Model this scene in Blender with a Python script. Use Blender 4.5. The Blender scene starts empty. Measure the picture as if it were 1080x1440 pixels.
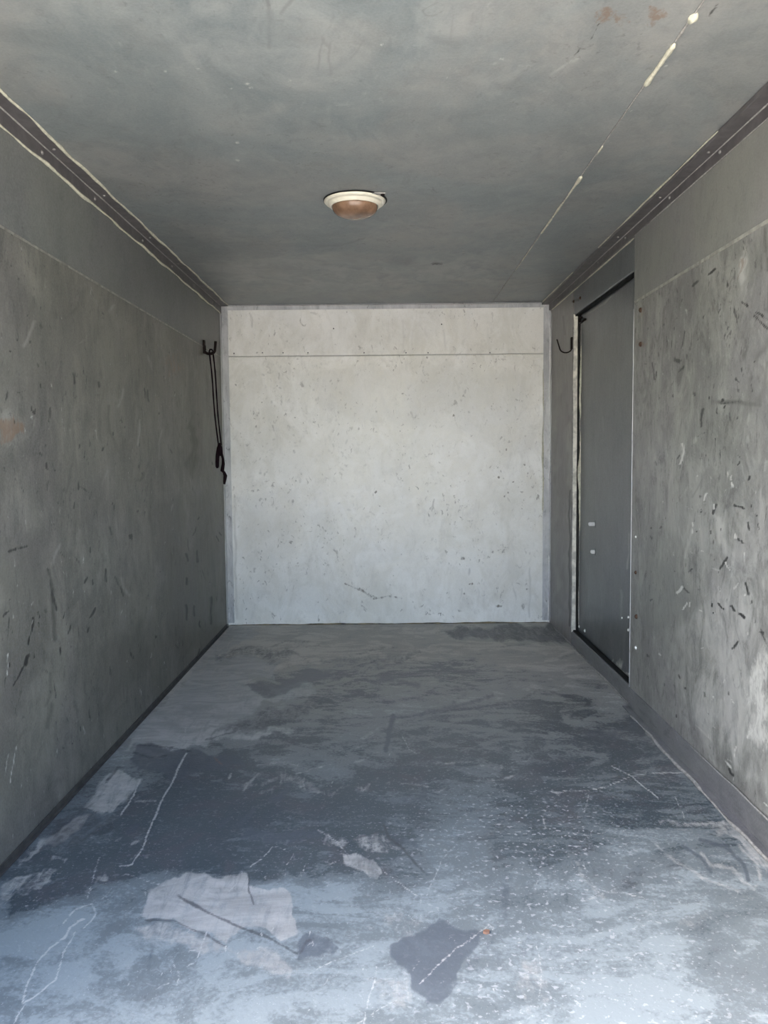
import bpy, bmesh, math, random
import numpy as np
from mathutils import Matrix, Vector
random.seed(4)
C = bpy.context.scene
col = C.collection

# ------------------------------------------------------------------ camera
F, PITCH, YAW, ROLL = 1142.5, 0.0705, 0.0029, -0.0092
CX, CZ = -0.0067, 0.8408
HW, D, H = 0.8, 3.9967, 1.5674          # half width, back wall, ceiling height
Y0 = 0.93                                # rear opening of the box
SEAM = 1.319                             # joint between wall sheets
cy_, sy_ = math.cos(YAW), math.sin(YAW)
Fv = Vector((-sy_*math.cos(PITCH), cy_*math.cos(PITCH), -math.sin(PITCH)))
Rv = Vector((cy_, sy_, 0)); Uv = Rv.cross(Fv)
R2 = Rv*math.cos(ROLL)+Uv*math.sin(ROLL); U2 = -Rv*math.sin(ROLL)+Uv*math.cos(ROLL)
cam = bpy.data.objects.new('camera', bpy.data.cameras.new('camera')); col.objects.link(cam)
m = Matrix(((R2.x, U2.x, -Fv.x, CX), (R2.y, U2.y, -Fv.y, 0), (R2.z, U2.z, -Fv.z, CZ), (0, 0, 0, 1)))
cam.matrix_world = m
cam.data.sensor_fit = 'VERTICAL'; cam.data.sensor_height = 36; cam.data.sensor_width = 27
cam.data.lens = F/1440*36
cam.data.clip_start = 0.05
C.camera = cam

# ------------------------------------------------------------------ light
w = bpy.data.worlds.new('sky'); C.world = w; w.use_nodes = True
nt = w.node_tree; bg = nt.nodes['Background']
sky = nt.nodes.new('ShaderNodeTexSky'); sky.sky_type = 'NISHITA'; sky.sun_disc = False
sky.sun_elevation = math.radians(52); sky.sun_rotation = math.radians(250); sky.altitude = 0
sky.air_density = 1.0; sky.dust_density = 3.0; sky.ozone_density = 1.0
nt.links.new(sky.outputs[0], bg.inputs[0]); bg.inputs[1].default_value = 0.27
sun = bpy.data.objects.new('sun', bpy.data.lights.new('sun', 'SUN')); col.objects.link(sun)
sun.data.energy = 6.5; sun.data.angle = math.radians(2); sun.data.color = (1, .95, .87)
sun.rotation_euler = Vector((0.62, -0.18, -0.77)).to_track_quat('-Z', 'Y').to_euler()   # high sun from the left, passing over the box
sun.location = (-6, 2, 8)
C.view_settings.view_transform = 'Standard'; C.view_settings.look = 'None'
C.view_settings.gamma = 1; C.view_settings.use_curve_mapping = False
C.view_settings.exposure = 2.17

# ------------------------------------------------------------------ helpers
def hexc(r, g, b):
    f = lambda v: ((v/255+.055)/1.055)**2.4 if v > 10 else v/255/12.92
    return (f(r), f(g), f(b), 1)

def project(P):
    d = P-np.array([CX, 0, CZ])
    z = d@np.array(Fv); z = np.where(z < .05, .05, z)
    return 540+F*(d@np.array(R2))/z, 720-F*(d@np.array(U2))/z

def ray(px, py):
    return Fv*F + R2*(px-540) - U2*(py-720)
def hit(px, py, axis, val):                 # point of the real surface seen at a pixel of the photograph
    d = ray(px, py); o = Vector((CX, 0, CZ)); t = (val-o[axis])/d[axis]
    return o+d*t

def link(o, parent=None):
    col.objects.link(o)
    if parent is not None: o.parent = parent
    return o
def tag(o, label=None, cat=None, group=None, kind=None):
    if label: o['label'] = label
    if cat: o['category'] = cat
    if group: o['group'] = group
    if kind: o['kind'] = kind
    return o
def from_bm(name, bm, mat, parent=None, smooth=False):
    me = bpy.data.meshes.new(name); bm.normal_update(); bm.to_mesh(me); bm.free()
    me.materials.append(mat)
    if smooth: me.polygons.foreach_set('use_smooth', [True]*len(me.polygons))
    return link(bpy.data.objects.new(name, me), parent)
def box(bm, x0, x1, y0, y1, z0, z1, bev=0):
    r = bmesh.ops.create_cube(bm, size=1)
    bmesh.ops.scale(bm, vec=(x1-x0, y1-y0, z1-z0), verts=r['verts'])
    bmesh.ops.translate(bm, vec=((x0+x1)/2, (y0+y1)/2, (z0+z1)/2), verts=r['verts'])
    if bev:
        es = list({e for v in r['verts'] for e in v.link_edges})
        bmesh.ops.bevel(bm, geom=es, offset=bev, segments=2, profile=.5, affect='EDGES')
def boxobj(name, b, mat, parent=None, bev=0):
    bm = bmesh.new(); box(bm, *b, bev=bev); return from_bm(name, bm, mat, parent)
def lathe(bm, prof, c, axis='Z', n=40):
    """prof: list of (radius, offset along axis)"""
    rings = []
    for r, h in prof:
        ring = []
        for k in range(n):
            a = 2*math.pi*k/n
            p = (r*math.cos(a), r*math.sin(a), h)
            if axis == 'X': p = (h, r*math.cos(a), r*math.sin(a))
            if axis == 'Y': p = (r*math.cos(a), h, r*math.sin(a))
            ring.append(bm.verts.new(Vector(p)+Vector(c)))
        rings.append(ring)
    for a, b in zip(rings, rings[1:]):
        for k in range(n): bm.faces.new((a[k], a[(k+1) % n], b[(k+1) % n], b[k]))
    if prof[0][0] > 0: bm.faces.new(rings[0][::-1])
    if prof[-1][0] > 0: bm.faces.new(rings[-1])
    bmesh.ops.remove_doubles(bm, verts=[v for r in rings for v in r], dist=1e-6)
    bmesh.ops.recalc_face_normals(bm, faces=bm.faces)
def tube(bm, pts, rad, n=8, flat=None):
    pts = [Vector(p) for p in pts]
    if not isinstance(rad, (list, tuple)): rad = [rad]*len(pts)
    rings = []; up = Vector((0.13, 0.27, 0.95)).normalized()
    for i, p in enumerate(pts):
        t = (pts[min(i+1, len(pts)-1)]-pts[max(i-1, 0)]).normalized()
        a = up-t*up.dot(t)
        if a.length < .2: a = Vector((1, .2, 0))-t*t.dot(Vector((1, .2, 0)))
        a.normalize(); up = a; b = t.cross(a)
        sx, sy = flat if flat else (1, 1)
        rings.append([bm.verts.new(p+a*(math.cos(2*math.pi*k/n)*rad[i]*sx)+b*(math.sin(2*math.pi*k/n)*rad[i]*sy)) for k in range(n)])
    for a, b in zip(rings, rings[1:]):
        for k in range(n): bm.faces.new((a[k], a[(k+1) % n], b[(k+1) % n], b[k]))
    bm.faces.new(rings[0][::-1]); bm.faces.new(rings[-1])
    bmesh.ops.recalc_face_normals(bm, faces=bm.faces)
def bead(name, a, b, r, mat, parent, seed=0, step=.012, wob=.5, drift=.0012, gaps=0.0):
    """a hand-laid line of sealant: uneven width, slightly wandering"""
    rn = random.Random(seed); a = Vector(a); b = Vector(b); L = (b-a).length; n = max(4, int(L/step))
    ph = [rn.uniform(0, 6.28) for _ in range(6)]
    side = Vector((.5, .3, .7)); t = (b-a).normalized(); side = (side-t*side.dot(t)).normalized()
    bm = bmesh.new(); pts = []; rr = []
    def flush():
        if len(pts) > 2: tube(bm, list(pts), [rr[0]*.3]+rr[1:-1]+[rr[-1]*.3], n=6)
        pts.clear(); rr.clear()
    for i in range(n+1):
        s = i/n*L
        v = (math.sin(s*9+ph[0])+math.sin(s*23+ph[1])*.7+math.sin(s*51+ph[2])*.5)/2.2
        g = math.sin(s*4.1+ph[3])+math.sin(s*7.7+ph[4])
        if gaps and g < -2+4*gaps: flush(); continue
        pts.append(a+t*s+side*(drift*math.sin(s*17+ph[5])+drift*.5*math.sin(s*41+ph[1])))
        rr.append(r*max(.25, 1+wob*v+rn.uniform(-.15, .15)))
    flush()
    if not bm.verts: bm.free(); return None
    return from_bm(name, bm, mat, parent, True)

# ------------------------------------------------------------------ materials
class G:
    """tiny node-graph builder"""
    def __init__(s, name):
        s.m = bpy.data.materials.new(name); s.m.use_nodes = True; s.t = s.m.node_tree
        s.b = s.t.nodes['Principled BSDF']; s.co = s.t.nodes.new('ShaderNodeNewGeometry').outputs['Position']
    def put(s, sock, v):
        if isinstance(v, bpy.types.NodeSocket): s.t.links.new(v, sock)
        elif v is not None: sock.default_value = v
    def math(s, op, a, b=None, c=None, clamp=False):
        n = s.t.nodes.new('ShaderNodeMath'); n.operation = op; n.use_clamp = clamp
        s.put(n.inputs[0], a); s.put(n.inputs[1], b); s.put(n.inputs[2], c); return n.outputs[0]
    def map(s, sc=(1, 1, 1), rot=(0, 0, 0), loc=(0, 0, 0), src=None):
        n = s.t.nodes.new('ShaderNodeMapping'); s.t.links.new(src or s.co, n.inputs[0])
        n.inputs['Scale'].default_value = sc; n.inputs['Rotation'].default_value = rot; n.inputs['Location'].default_value = loc
        return n.outputs[0]
    def noise(s, scale, detail=4, rough=.55, dist=0, sc=(1, 1, 1), rot=(0, 0, 0), loc=(0, 0, 0)):
        n = s.t.nodes.new('ShaderNodeTexNoise'); s.t.links.new(s.map(sc, rot, loc), n.inputs['Vector'])
        n.inputs['Scale'].default_value = scale; n.inputs['Detail'].default_value = detail
        n.inputs['Roughness'].default_value = rough; n.inputs['Distortion'].default_value = dist
        return n.outputs[0]
    def ramp(s, v, lo, hi, a=0., b=1.):
        n = s.t.nodes.new('ShaderNodeMapRange'); n.interpolation_type = 'SMOOTHSTEP'; s.put(n.inputs[0], v)
        n.inputs[1].default_value = lo; n.inputs[2].default_value = hi; n.inputs[3].default_value = a; n.inputs[4].default_value = b
        return n.outputs[0]
    def mix(s, f, a, b, mode='MIX'):
        n = s.t.nodes.new('ShaderNodeMix'); n.data_type = 'RGBA'; n.blend_type = mode
        s.put(n.inputs[0], f); s.put(n.inputs[6], a); s.put(n.inputs[7], b); return n.outputs[2]
    def attr(s, name):
        n = s.t.nodes.new('ShaderNodeAttribute'); n.attribute_name = name; return n.outputs['Fac']
    def bump(s, h, strength=.2, dist=.002):
        n = s.t.nodes.new('ShaderNodeBump'); s.put(n.inputs['Height'], h)
        n.inputs['Strength'].default_value = strength; n.inputs['Distance'].default_value = dist
        s.t.links.new(n.outputs[0], s.b.inputs['Normal'])
    def out(s, color, rough=.5, metal=0., spec=None):
        s.put(s.b.inputs['Base Color'], color); s.put(s.b.inputs['Roughness'], rough); s.put(s.b.inputs['Metallic'], metal)
        if spec is not None: s.b.inputs['Specular IOR Level'].default_value = spec
        return s.m

def simple(name, c, rough=.5, metal=0., var=.25, scale=60, c2=None):
    g = G(name); n = g.noise(scale, 4, .6)
    cc = g.mix(g.ramp(n, .3, .7), c, c2 or tuple(v*(1-var) for v in c[:3])+(1,))
    g.bump(n, .15, .001)
    return g.out(cc, rough, metal)

def sheet_metal(name, base, base2, streak=(1, 1, 1), metal=.3, rough=.5, grime=.5, speck=.3, dark=(.03, .03, .028, 1),
                light=(.62, .62, .57, 1), streak_amt=.5, fine=1.0, blotch=1.0, speck_scale=55, tint=(.93, .90, .98, 1), tint_amt=.7):
    """worn painted sheet: smudges, rubbed streaks, dots of dirt; marks with a shape of their own come from mesh attributes"""
    g = G(name)
    big = g.noise(1.5*blotch, 6, .65, .8); mid = g.noise(6.0*blotch, 7, .7, 1.2, sc=tuple(.4+.6*v for v in streak))
    st = g.noise(13, 7, .7, .9, sc=tuple(.25+.75*v for v in streak)); st2 = g.noise(52, 5, .7, .6, sc=streak)
    fn = g.noise(190*fine, 3, .7)
    f = g.math('ADD', g.math('MULTIPLY', g.ramp(big, .38, .62), .5), g.math('MULTIPLY', g.ramp(mid, .39, .61), .5))
    c = g.mix(f, base, base2)
    c = g.mix(g.math('MULTIPLY', g.ramp(g.noise(1.9, 4, .6, .8, loc=(9, 4, 2)), .42, .62), tint_amt), c, tint, 'MULTIPLY')
    sm = g.math('ADD', g.math('MULTIPLY', st, .62), g.math('MULTIPLY', st2, .38))
    c = g.mix(g.math('MULTIPLY', g.ramp(sm, .50, .64), streak_amt*.6), c, tuple(min(.95, v*1.45) for v in base2[:3])+(1,))
    c = g.mix(g.math('MULTIPLY', g.ramp(sm, .49, .38), streak_amt), c, tuple(v*.6 for v in base[:3])+(1,))
    # grime specks and small flecks, gathered in patches
    patch = g.ramp(g.noise(3.1, 4, .6, .5, loc=(4, 2, 7)), .42, .66)
    sp = g.ramp(g.noise(speck_scale, 3, .6, .6, sc=tuple(.35+.65*v for v in streak), loc=(1, 5, 2)), .61, .69)
    c = g.mix(g.math('MULTIPLY', g.math('MULTIPLY', sp, patch), speck), c, dark)
    sp2 = g.ramp(g.noise(speck_scale*.45, 5, .7, 1.2, sc=tuple(.2+.8*v for v in streak), loc=(6, 1, 3)), .61, .71)
    c = g.mix(g.math('MULTIPLY', sp2, speck*.8), c, dark)
    lp = g.ramp(g.noise(speck_scale*.8, 4, .65, .8, sc=tuple(.4+.6*v for v in streak), loc=(2, 8, 1)), .66, .74)
    c = g.mix(g.math('MULTIPLY', lp, speck*.5), c, light)
    c = g.mix(g.math('MULTIPLY', g.ramp(fn, .35, .65), .10), c, (.5, .5, .5, 1))
    # painted-on marks
    n1 = g.noise(75, 5, .7, .6, sc=streak, loc=(3, 1, 1)); nz = g.math('SUBTRACT', n1, .5)
    def mk(a, amt=1.0, k=2.0):
        v = g.math('ADD', g.attr(a), g.math('MULTIPLY', nz, k)); v = g.math('MULTIPLY', v, g.ramp(g.attr(a), .02, .15))
        return g.math('MULTIPLY', g.ramp(v, .12, .8), amt)
    soft = g.math('ADD', .25, g.math('MULTIPLY', g.ramp(g.math('ADD', g.math('MULTIPLY', mid, .5), g.math('MULTIPLY', st, .5)), .40, .60), .75))
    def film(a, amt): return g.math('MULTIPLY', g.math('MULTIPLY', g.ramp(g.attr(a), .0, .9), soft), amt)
    c = g.mix(film('smudge', .62), c, tuple(v*.42 for v in base[:3])+(1,))
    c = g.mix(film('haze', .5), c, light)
    c = g.mix(mk('rust', .6, 3.0), c, (.21, .125, .075, 1))
    c = g.mix(mk('dark', .95), c, dark)
    c = g.mix(mk('light', .95), c, light)
    g.bump(g.math('ADD', g.math('MULTIPLY', mid, 1.0), g.math('MULTIPLY', st2, .15)), .25, .004)
    r = g.math('ADD', rough, g.math('MULTIPLY', g.math('SUBTRACT', mid, .5), .35))
    return g.out(c, r, metal)

M = {}
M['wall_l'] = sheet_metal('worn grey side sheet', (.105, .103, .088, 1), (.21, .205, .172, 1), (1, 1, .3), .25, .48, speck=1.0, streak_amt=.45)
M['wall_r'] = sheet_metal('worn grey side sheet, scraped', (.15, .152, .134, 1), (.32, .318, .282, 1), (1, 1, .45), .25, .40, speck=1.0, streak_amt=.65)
M['wall_f'] = sheet_metal('worn grey far sheet', (.20, .19, .175, 1), (.30, .285, .26, 1), (1, 1, .3), .25, .42, speck=.7, streak_amt=.4)
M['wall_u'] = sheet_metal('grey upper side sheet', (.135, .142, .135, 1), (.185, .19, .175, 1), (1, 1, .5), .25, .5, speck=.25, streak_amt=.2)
M['wall_ur'] = sheet_metal('grey upper side sheet, paler', (.21, .215, .195, 1), (.27, .27, .24, 1), (1, 1, .5), .25, .5, speck=.3, streak_amt=.2)
M['back'] = sheet_metal('pale back sheet', (.79, .77, .70, 1), (.96, .945, .90, 1), (1, 1, .5), .05, .38, speck=.7, streak_amt=.2,
                        dark=(.22, .20, .17, 1), light=(.92, .92, .91, 1), speck_scale=52, tint=(.90, .92, .96, 1), tint_amt=.4)
M['ceil'] = sheet_metal('grey ceiling sheet', (.20, .215, .215, 1), (.30, .30, .285, 1), (1, .6, 1), .3, .5, speck=.3, streak_amt=.22,
                        light=(.5, .5, .48, 1), tint=(.80, .90, .95, 1))
M['door'] = sheet_metal('slate door sheet', (.10, .108, .11, 1), (.155, .165, .17, 1), (1, 1, .25), .4, .36, speck=.2, streak_amt=.25)
M['trim'] = simple('dark angle metal', (.15, .14, .142, 1), .45, .3, .3, 30)
M['joint_r'] = simple('pale joint lip', (.42, .41, .36, 1), .5, .2, .4, 40)
M['rivet'] = simple('dull rivet', (.22, .21, .2, 1), .5, .3)
M['foot'] = simple('foot shade strip', (.085, .082, .078, 1), .6, .2, .4, 30)
M['joint_l'] = simple('joint lip', (.34, .33, .29, 1), .5, .2, .5, 40)
M['seal_y'] = simple('yellowed sealant', (.30, .24, .13, 1), .6, 0, .6, 12, (.035, .032, .026, 1))
M['jamb'] = simple('cream painted edge', (.80, .77, .66, 1), .4, 0, .45, 35)
M['trim_b'] = sheet_metal('pale angle metal', (.42, .425, .43, 1), (.62, .62, .61, 1), (1, 1, .2), .15, .4, speck=.7, streak_amt=.5, tint_amt=.3)
M['seal'] = simple('old cream sealant', (.60, .58, .46, 1), .6, 0, .3, 90)
M['seal_g'] = simple('greyed sealant', (.33, .32, .30, 1), .6, 0, .4, 90)
M['gap'] = simple('black gasket strips with painted recess shade', (.012, .012, .012, 1), .6)
M['bright'] = simple('bright zinc', (.85, .85, .83, 1), .3, .3, .15, 100)
M['rusty'] = simple('rusted screw', (.10, .055, .035, 1), .7, .3, .6, 200)
M['hook'] = simple('dark rusted steel', (.016, .010, .009, 1), .6, .2, .5, 150)
for_dull = ('hook', 'cordm', 'gap')
M['cordm'] = simple('dark maroon cord', (.010, .003, .006, 1), .8, 0, .5, 300)
M['cream'] = simple('cream plastic', (.74, .70, .58, 1), .35, 0, .12, 40)
M['amber'] = simple('dirty brown lens', (.25, .15, .095, 1), .22, 0, .45, 30)
M['outer'] = simple('white outer skin', (.6, .6, .6, 1), .5, 0, .1, 5)
M['chip'] = simple('orange brown chip', (.24, .13, .085, 1), .7)
M['kick'] = sheet_metal('grey kick strip', (.13, .135, .135, 1), (.22, .22, .215, 1), (1, .2, 1), .3, .45, speck=.3, streak_amt=.5)
for k_ in for_dull: M[k_].node_tree.nodes['Principled BSDF'].inputs['Specular IOR Level'].default_value = .12
def ground_mat():
    g = G('pale concrete yard'); n = g.noise(1.2, 6, .6); n2 = g.noise(14, 5, .6)
    c = g.mix(g.ramp(n, .3, .7), (.50, .48, .43, 1), (.60, .575, .52, 1)); c = g.mix(g.math('MULTIPLY', n2, .3), c, (.25, .24, .22, 1))
    return g.out(c, .85)
M['ground'] = ground_mat()

def floor_mat():
    g = G('scuffed blue grey floor')
    swirl = g.noise(3.2, 9, .68, 1.4, sc=(1, .9, 1)); sw2 = g.noise(9, 8, .7, 1.8, sc=(.6, 1.3, 1), rot=(0, 0, .5))
    fine = g.noise(120, 4, .65, .3); spk = g.noise(85, 2, .5, .2, loc=(7, 3, 0)); bl = g.noise(1.6, 4, .6, .4, loc=(2, 9, 0))
    c = g.mix(g.ramp(bl, .35, .65), g.mix(g.attr('deep_light'), (.058, .077, .090, 1), (.13, .13, .13, 1)), g.mix(g.attr('deep_light'), (.086, .105, .115, 1), (.18, .178, .172, 1)))
    c = g.mix(g.math('MULTIPLY', g.ramp(g.noise(8, 5, .6, 1.0, loc=(5, 5, 0)), .45, .7), .4), c, (.125, .108, .12, 1))
    deep_light = g.math('MULTIPLY', g.attr('deep_light'), 1.0)
    # film of dust, wiped through in long sweeps with firm edges, thicker where the attribute says so
    a = g.attr('dust')
    wipe1 = g.ramp(g.noise(2.1, 3, .5, 2.6, sc=(.8, 1.1, 1), rot=(0, 0, .4), loc=(3, 7, 0)), .47, .53)
    wipe2 = g.ramp(g.noise(5.2, 4, .55, 3.2, sc=(.7, 1.3, 1), rot=(0, 0, -.3), loc=(8, 2, 0)), .47, .55)
    v = g.math('ADD', a, g.math('MULTIPLY', g.math('SUBTRACT', swirl, .5), 1.5))
    v = g.math('ADD', v, g.math('MULTIPLY', g.math('SUBTRACT', sw2, .5), .9))
    v = g.math('ADD', v, g.math('MULTIPLY', g.math('SUBTRACT', fine, .5), 1.0))
    v = g.math('ADD', v, g.math('MULTIPLY', g.math('SUBTRACT', wipe1, .5), .22))
    v = g.math('ADD', v, g.math('MULTIPLY', g.math('SUBTRACT', wipe2, .5), .20))
    film = g.mix(deep_light, (.172, .20, .208, 1), (.42, .395, .35, 1)); thick = g.mix(deep_light, (.285, .328, .338, 1), (.58, .55, .49, 1))  # warmer far-end dust, its colour lifted in place of missing light
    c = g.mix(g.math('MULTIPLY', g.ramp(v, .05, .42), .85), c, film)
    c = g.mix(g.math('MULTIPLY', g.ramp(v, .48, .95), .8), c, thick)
    # hard-edged pale patches where the dirt was not wiped off
    nz = g.math('ADD', g.math('MULTIPLY', g.noise(17, 7, .72, .8, sc=(2.2, .5, 1), rot=(0, 0, .75), loc=(8, 1, 0)), .55), g.math('MULTIPLY', g.noise(60, 6, .75, .5, loc=(3, 1, 0)), .45))
    nz = g.math('SUBTRACT', nz, .5); nzf = g.math('SUBTRACT', g.noise(105, 4, .7, .4, loc=(2, 6, 0)), .5)
    def mk(nm, k, lo, hi, amt):
        at = g.attr(nm); q = g.math('MULTIPLY', g.math('ADD', at, g.math('MULTIPLY', nzf if nm == 'light' else nz, k)), g.ramp(at, .02, .12))
        return g.math('MULTIPLY', g.ramp(q, lo, hi), amt)
    pc = g.mix(g.ramp(sw2, .35, .65), (.33, .33, .315, 1), (.47, .465, .445, 1))
    c = g.mix(g.math('MULTIPLY', mk('patch', 2.8, .15, .8, .95), g.ramp(g.noise(26, 6, .7, .6, sc=(1.8, .4, 1), rot=(0, 0, .9), loc=(5, 1, 0)), .30, .56, .45, 1.)), c, pc)
    # little white specks of grit
    s = g.math('MULTIPLY', g.ramp(spk, .60, .68), g.attr('speck'))
    c = g.mix(g.math('MULTIPLY', s, .75), c, (.42, .43, .44, 1))
    s2 = g.ramp(g.noise(210, 2, .5, loc=(1, 1, 0)), .66, .72)
    c = g.mix(g.math('MULTIPLY', s2, .5), c, (.45, .46, .46, 1))
    c = g.mix(mk('wipe', 2.2, .2, .9, .8), c, g.mix(deep_light, (.09, .105, .125, 1), (.17, .17, .17, 1)))
    c = g.mix(mk('dark', 2.6, .15, .9, .75), c, (.062, .066, .075, 1))
    c = g.mix(mk('light', 2.6, .2, .9, .8), c, (.50, .50, .48, 1))
    c = g.mix(mk('rust', 1.5, .2, .6, .7), c, (.25, .13, .09, 1))
    g.bump(g.math('ADD', fine, g.math('MULTIPLY', v, .4)), .35, .0015)
    r = g.math('ADD', .42, g.math('MULTIPLY', g.ramp(v, .1, .8), .22))
    return g.out(c, r, .15)
M['floor'] = floor_mat()

# ------------------------------------------------------------------ worn sheets with marks
def seg_dist(X, Y, ax, ay, bx, by):
    dx, dy = bx-ax, by-ay; L = dx*dx+dy*dy+1e-9
    t = np.clip(((X-ax)*dx+(Y-ay)*dy)/L, 0, 1)
    return np.hypot(X-ax-t*dx, Y-ay-t*dy)
def paint(A, X, Y, marks):
    """marks: ('line', attr, width, strength, [pts]) or ('poly', attr, soft, strength, [pts])"""
    X0, Y0_ = X, Y                                     # marks wander a little, so no outline is drawn with a ruler
    wx = 2.0*np.sin(Y0_/9.1+X0/23)+1.6*np.sin(X0/6.3-Y0_/14+1)+1.2*np.sin((X0+Y0_)/3.9)
    wy = 2.0*np.sin(X0/10.3-Y0_/27+2)+1.5*np.sin(Y0_/7.1+X0/12)+1.1*np.sin((X0-Y0_)/4.3)
    for kind, at, wd, s, pts in marks:
        q = .3 if kind == 'line' else 1.3; X = X0+q*wx; Y = Y0_+q*wy
        P = np.array(pts, float); pad = wd*2+4
        sel = np.where((X > P[:, 0].min()-pad) & (X < P[:, 0].max()+pad) & (Y > P[:, 1].min()-pad) & (Y < P[:, 1].max()+pad))[0]
        if not len(sel): continue
        x, y = X[sel], Y[sel]
        if kind == 'line':
            d = np.full(len(sel), 1e9)
            for a, b in zip(P, P[1:] if len(P) > 1 else P): d = np.minimum(d, seg_dist(x, y, *a, *b))
            c = (P[0]+P[-1])/2; L = np.hypot(*(P[-1]-P[0]))/2+1.5
            w_ = wd*(1.15-.8*np.clip(np.hypot(x-c[0], y-c[1])/L, 0, 1)**2) if len(P) == 3 and L < 14 else wd
            v = np.clip(1.25-d/w_, 0, 1)
        else:
            d = np.full(len(sel), 1e9); ins = np.zeros(len(sel), bool); n = len(P)
            for i in range(n):
                a, b = P[i], P[(i+1) % n]; d = np.minimum(d, seg_dist(x, y, *a, *b))
                if a[1] != b[1]:
                    c = ((a[1] > y) != (b[1] > y)) & (x < (b[0]-a[0])*(y-a[1])/(b[1]-a[1])+a[0]); ins ^= c
            v = np.clip(.5+np.where(ins, d, -d)/(2*wd), 0, 1); v = v*v*(3-2*v)
        arr = A.setdefault(at, np.zeros(len(X)))
        if s >= 0: arr[sel] = np.maximum(arr[sel], v*s)
        else: arr[sel] *= 1-v*(-s)
ATT = ('dust', 'patch', 'speck', 'wipe', 'dark', 'light', 'rust', 'smudge', 'haze')
def steps_depth(y0, y1, k, lo, hi):
    """row spacing that grows with distance"""
    ys = [y0]
    while ys[-1] < y1: ys.append(ys[-1]+min(hi, max(lo, k*ys[-1]**2)))
    ys[-1] = y1; return np.array(ys)
def sheet(name, axis, face, u, v, th, mat, parent, marks=(), base=None, dent=.0012, seed=0):
    """a real sheet of metal: dense dented front face at <axis>=face, thickness th behind it.
    u runs along the first remaining axis, v along the second; th is signed along the axis."""
    U, V = np.meshgrid(u, v, indexing='ij'); nu, nv = U.shape
    rest = [a for a in (0, 1, 2) if a != axis]
    P = np.zeros((nu*nv, 3)); P[:, axis] = face; P[:, rest[0]] = U.ravel(); P[:, rest[1]] = V.ravel()
    X, Y = project(P)
    rn = np.random.RandomState(seed); dz = np.zeros(nu*nv)
    for _ in range(9):
        k = rn.uniform(2, 9); a = rn.uniform(0, 6.28); ph = rn.uniform(0, 6.28)
        dz += np.sin(k*(U.ravel()*math.cos(a)+V.ravel()*math.sin(a))+ph)/9*(4/k)
    e = np.minimum.reduce([U-u[0], u[-1]-U, V-v[0], v[-1]-V]).ravel(); fade = np.clip(e/.06, 0, 1)
    sgn = 1 if th > 0 else -1
    P[:, axis] += sgn*dent*(dz*.5+.5)*fade
    A = {}
    if base: base(A, X, Y, P)
    paint(A, X, Y, marks)
    idx = np.arange(nu*nv).reshape(nu, nv)
    q = np.stack([idx[:-1, :-1], idx[1:, :-1], idx[1:, 1:], idx[:-1, 1:]], -1).reshape(-1, 4)
    # rim and back
    B = []
    for uu, vv in ((u[0], v[0]), (u[-1], v[0]), (u[-1], v[-1]), (u[0], v[-1])):
        p = [0, 0, 0]; p[axis] = face+th; p[rest[0]] = uu; p[rest[1]] = vv; B.append(p)
    n0 = nu*nv; b = [n0, n0+1, n0+2, n0+3]
    loops = [list(idx[:, 0]), list(idx[-1, :]), list(idx[::-1, -1]), list(idx[0, ::-1])]
    verts = np.vstack([P, np.array(B)])
    flip = (axis in (0, 2)) == (th > 0)
    if flip: q = q[:, ::-1]
    me = bpy.data.meshes.new(name)
    faces = q.tolist()
    ex = [b[::-1] if not flip else b]
    ex = [[b[3], b[2], b[1], b[0]]] if not flip else [[b[0], b[1], b[2], b[3]]]
    for k, lp in enumerate(loops):
        f = [int(i) for i in lp[::-1]]+[b[k], b[(k+1) % 4]]
        ex.append(f if not flip else f[::-1])
    me.from_pydata(verts.tolist(), [], faces+ex); me.materials.append(mat)
    sm = np.ones(len(faces)+len(ex), bool); sm[len(faces):] = False
    me.polygons.foreach_set('use_smooth', sm)
    for at, arr in A.items():
        a = me.attributes.new(at, 'FLOAT', 'POINT'); full = np.zeros(len(verts), np.float32); full[:len(arr)] = arr; a.data.foreach_set('value', full)
    me.update()
    return link(bpy.data.objects.new(name, me), parent)
def lin(a, b, st): return np.linspace(a, b, max(2, int(abs(b-a)/st)+1))

def scatter(rn, at, n, x0, x1, y0, y1, wd, L, ang, s=(.5, 1), bend=.25):
    """small separate scuffs strewn over a region in loose clusters, each a short bent stroke that fades"""
    out = []; cs = [(rn.uniform(x0, x1), rn.uniform(y0, y1)) for _ in range(max(2, n//7))]
    for _ in range(n):
        if rn.random() < .6:
            c = rn.choice(cs); x, y = rn.gauss(c[0], (x1-x0)*.06), rn.gauss(c[1], (y1-y0)*.06)
        else: x, y = rn.uniform(x0, x1), rn.uniform(y0, y1)
        l = L[0]+(L[1]-L[0])*rn.random()**2; a = rn.gauss(*ang); w_ = wd[0]+(wd[1]-wd[0])*rn.random()**1.5
        a2 = a+rn.gauss(0, bend); mx, my = x+math.cos(a)*l/2, y+math.sin(a)*l/2
        st = s[0]*.6+(s[1]-s[0]*.6)*rn.random()**1.6
        out.append(('line', at, w_, st, [(x, y), (mx, my), (mx+math.cos(a2)*l/2, my+math.sin(a2)*l/2)]))
    return out

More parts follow.
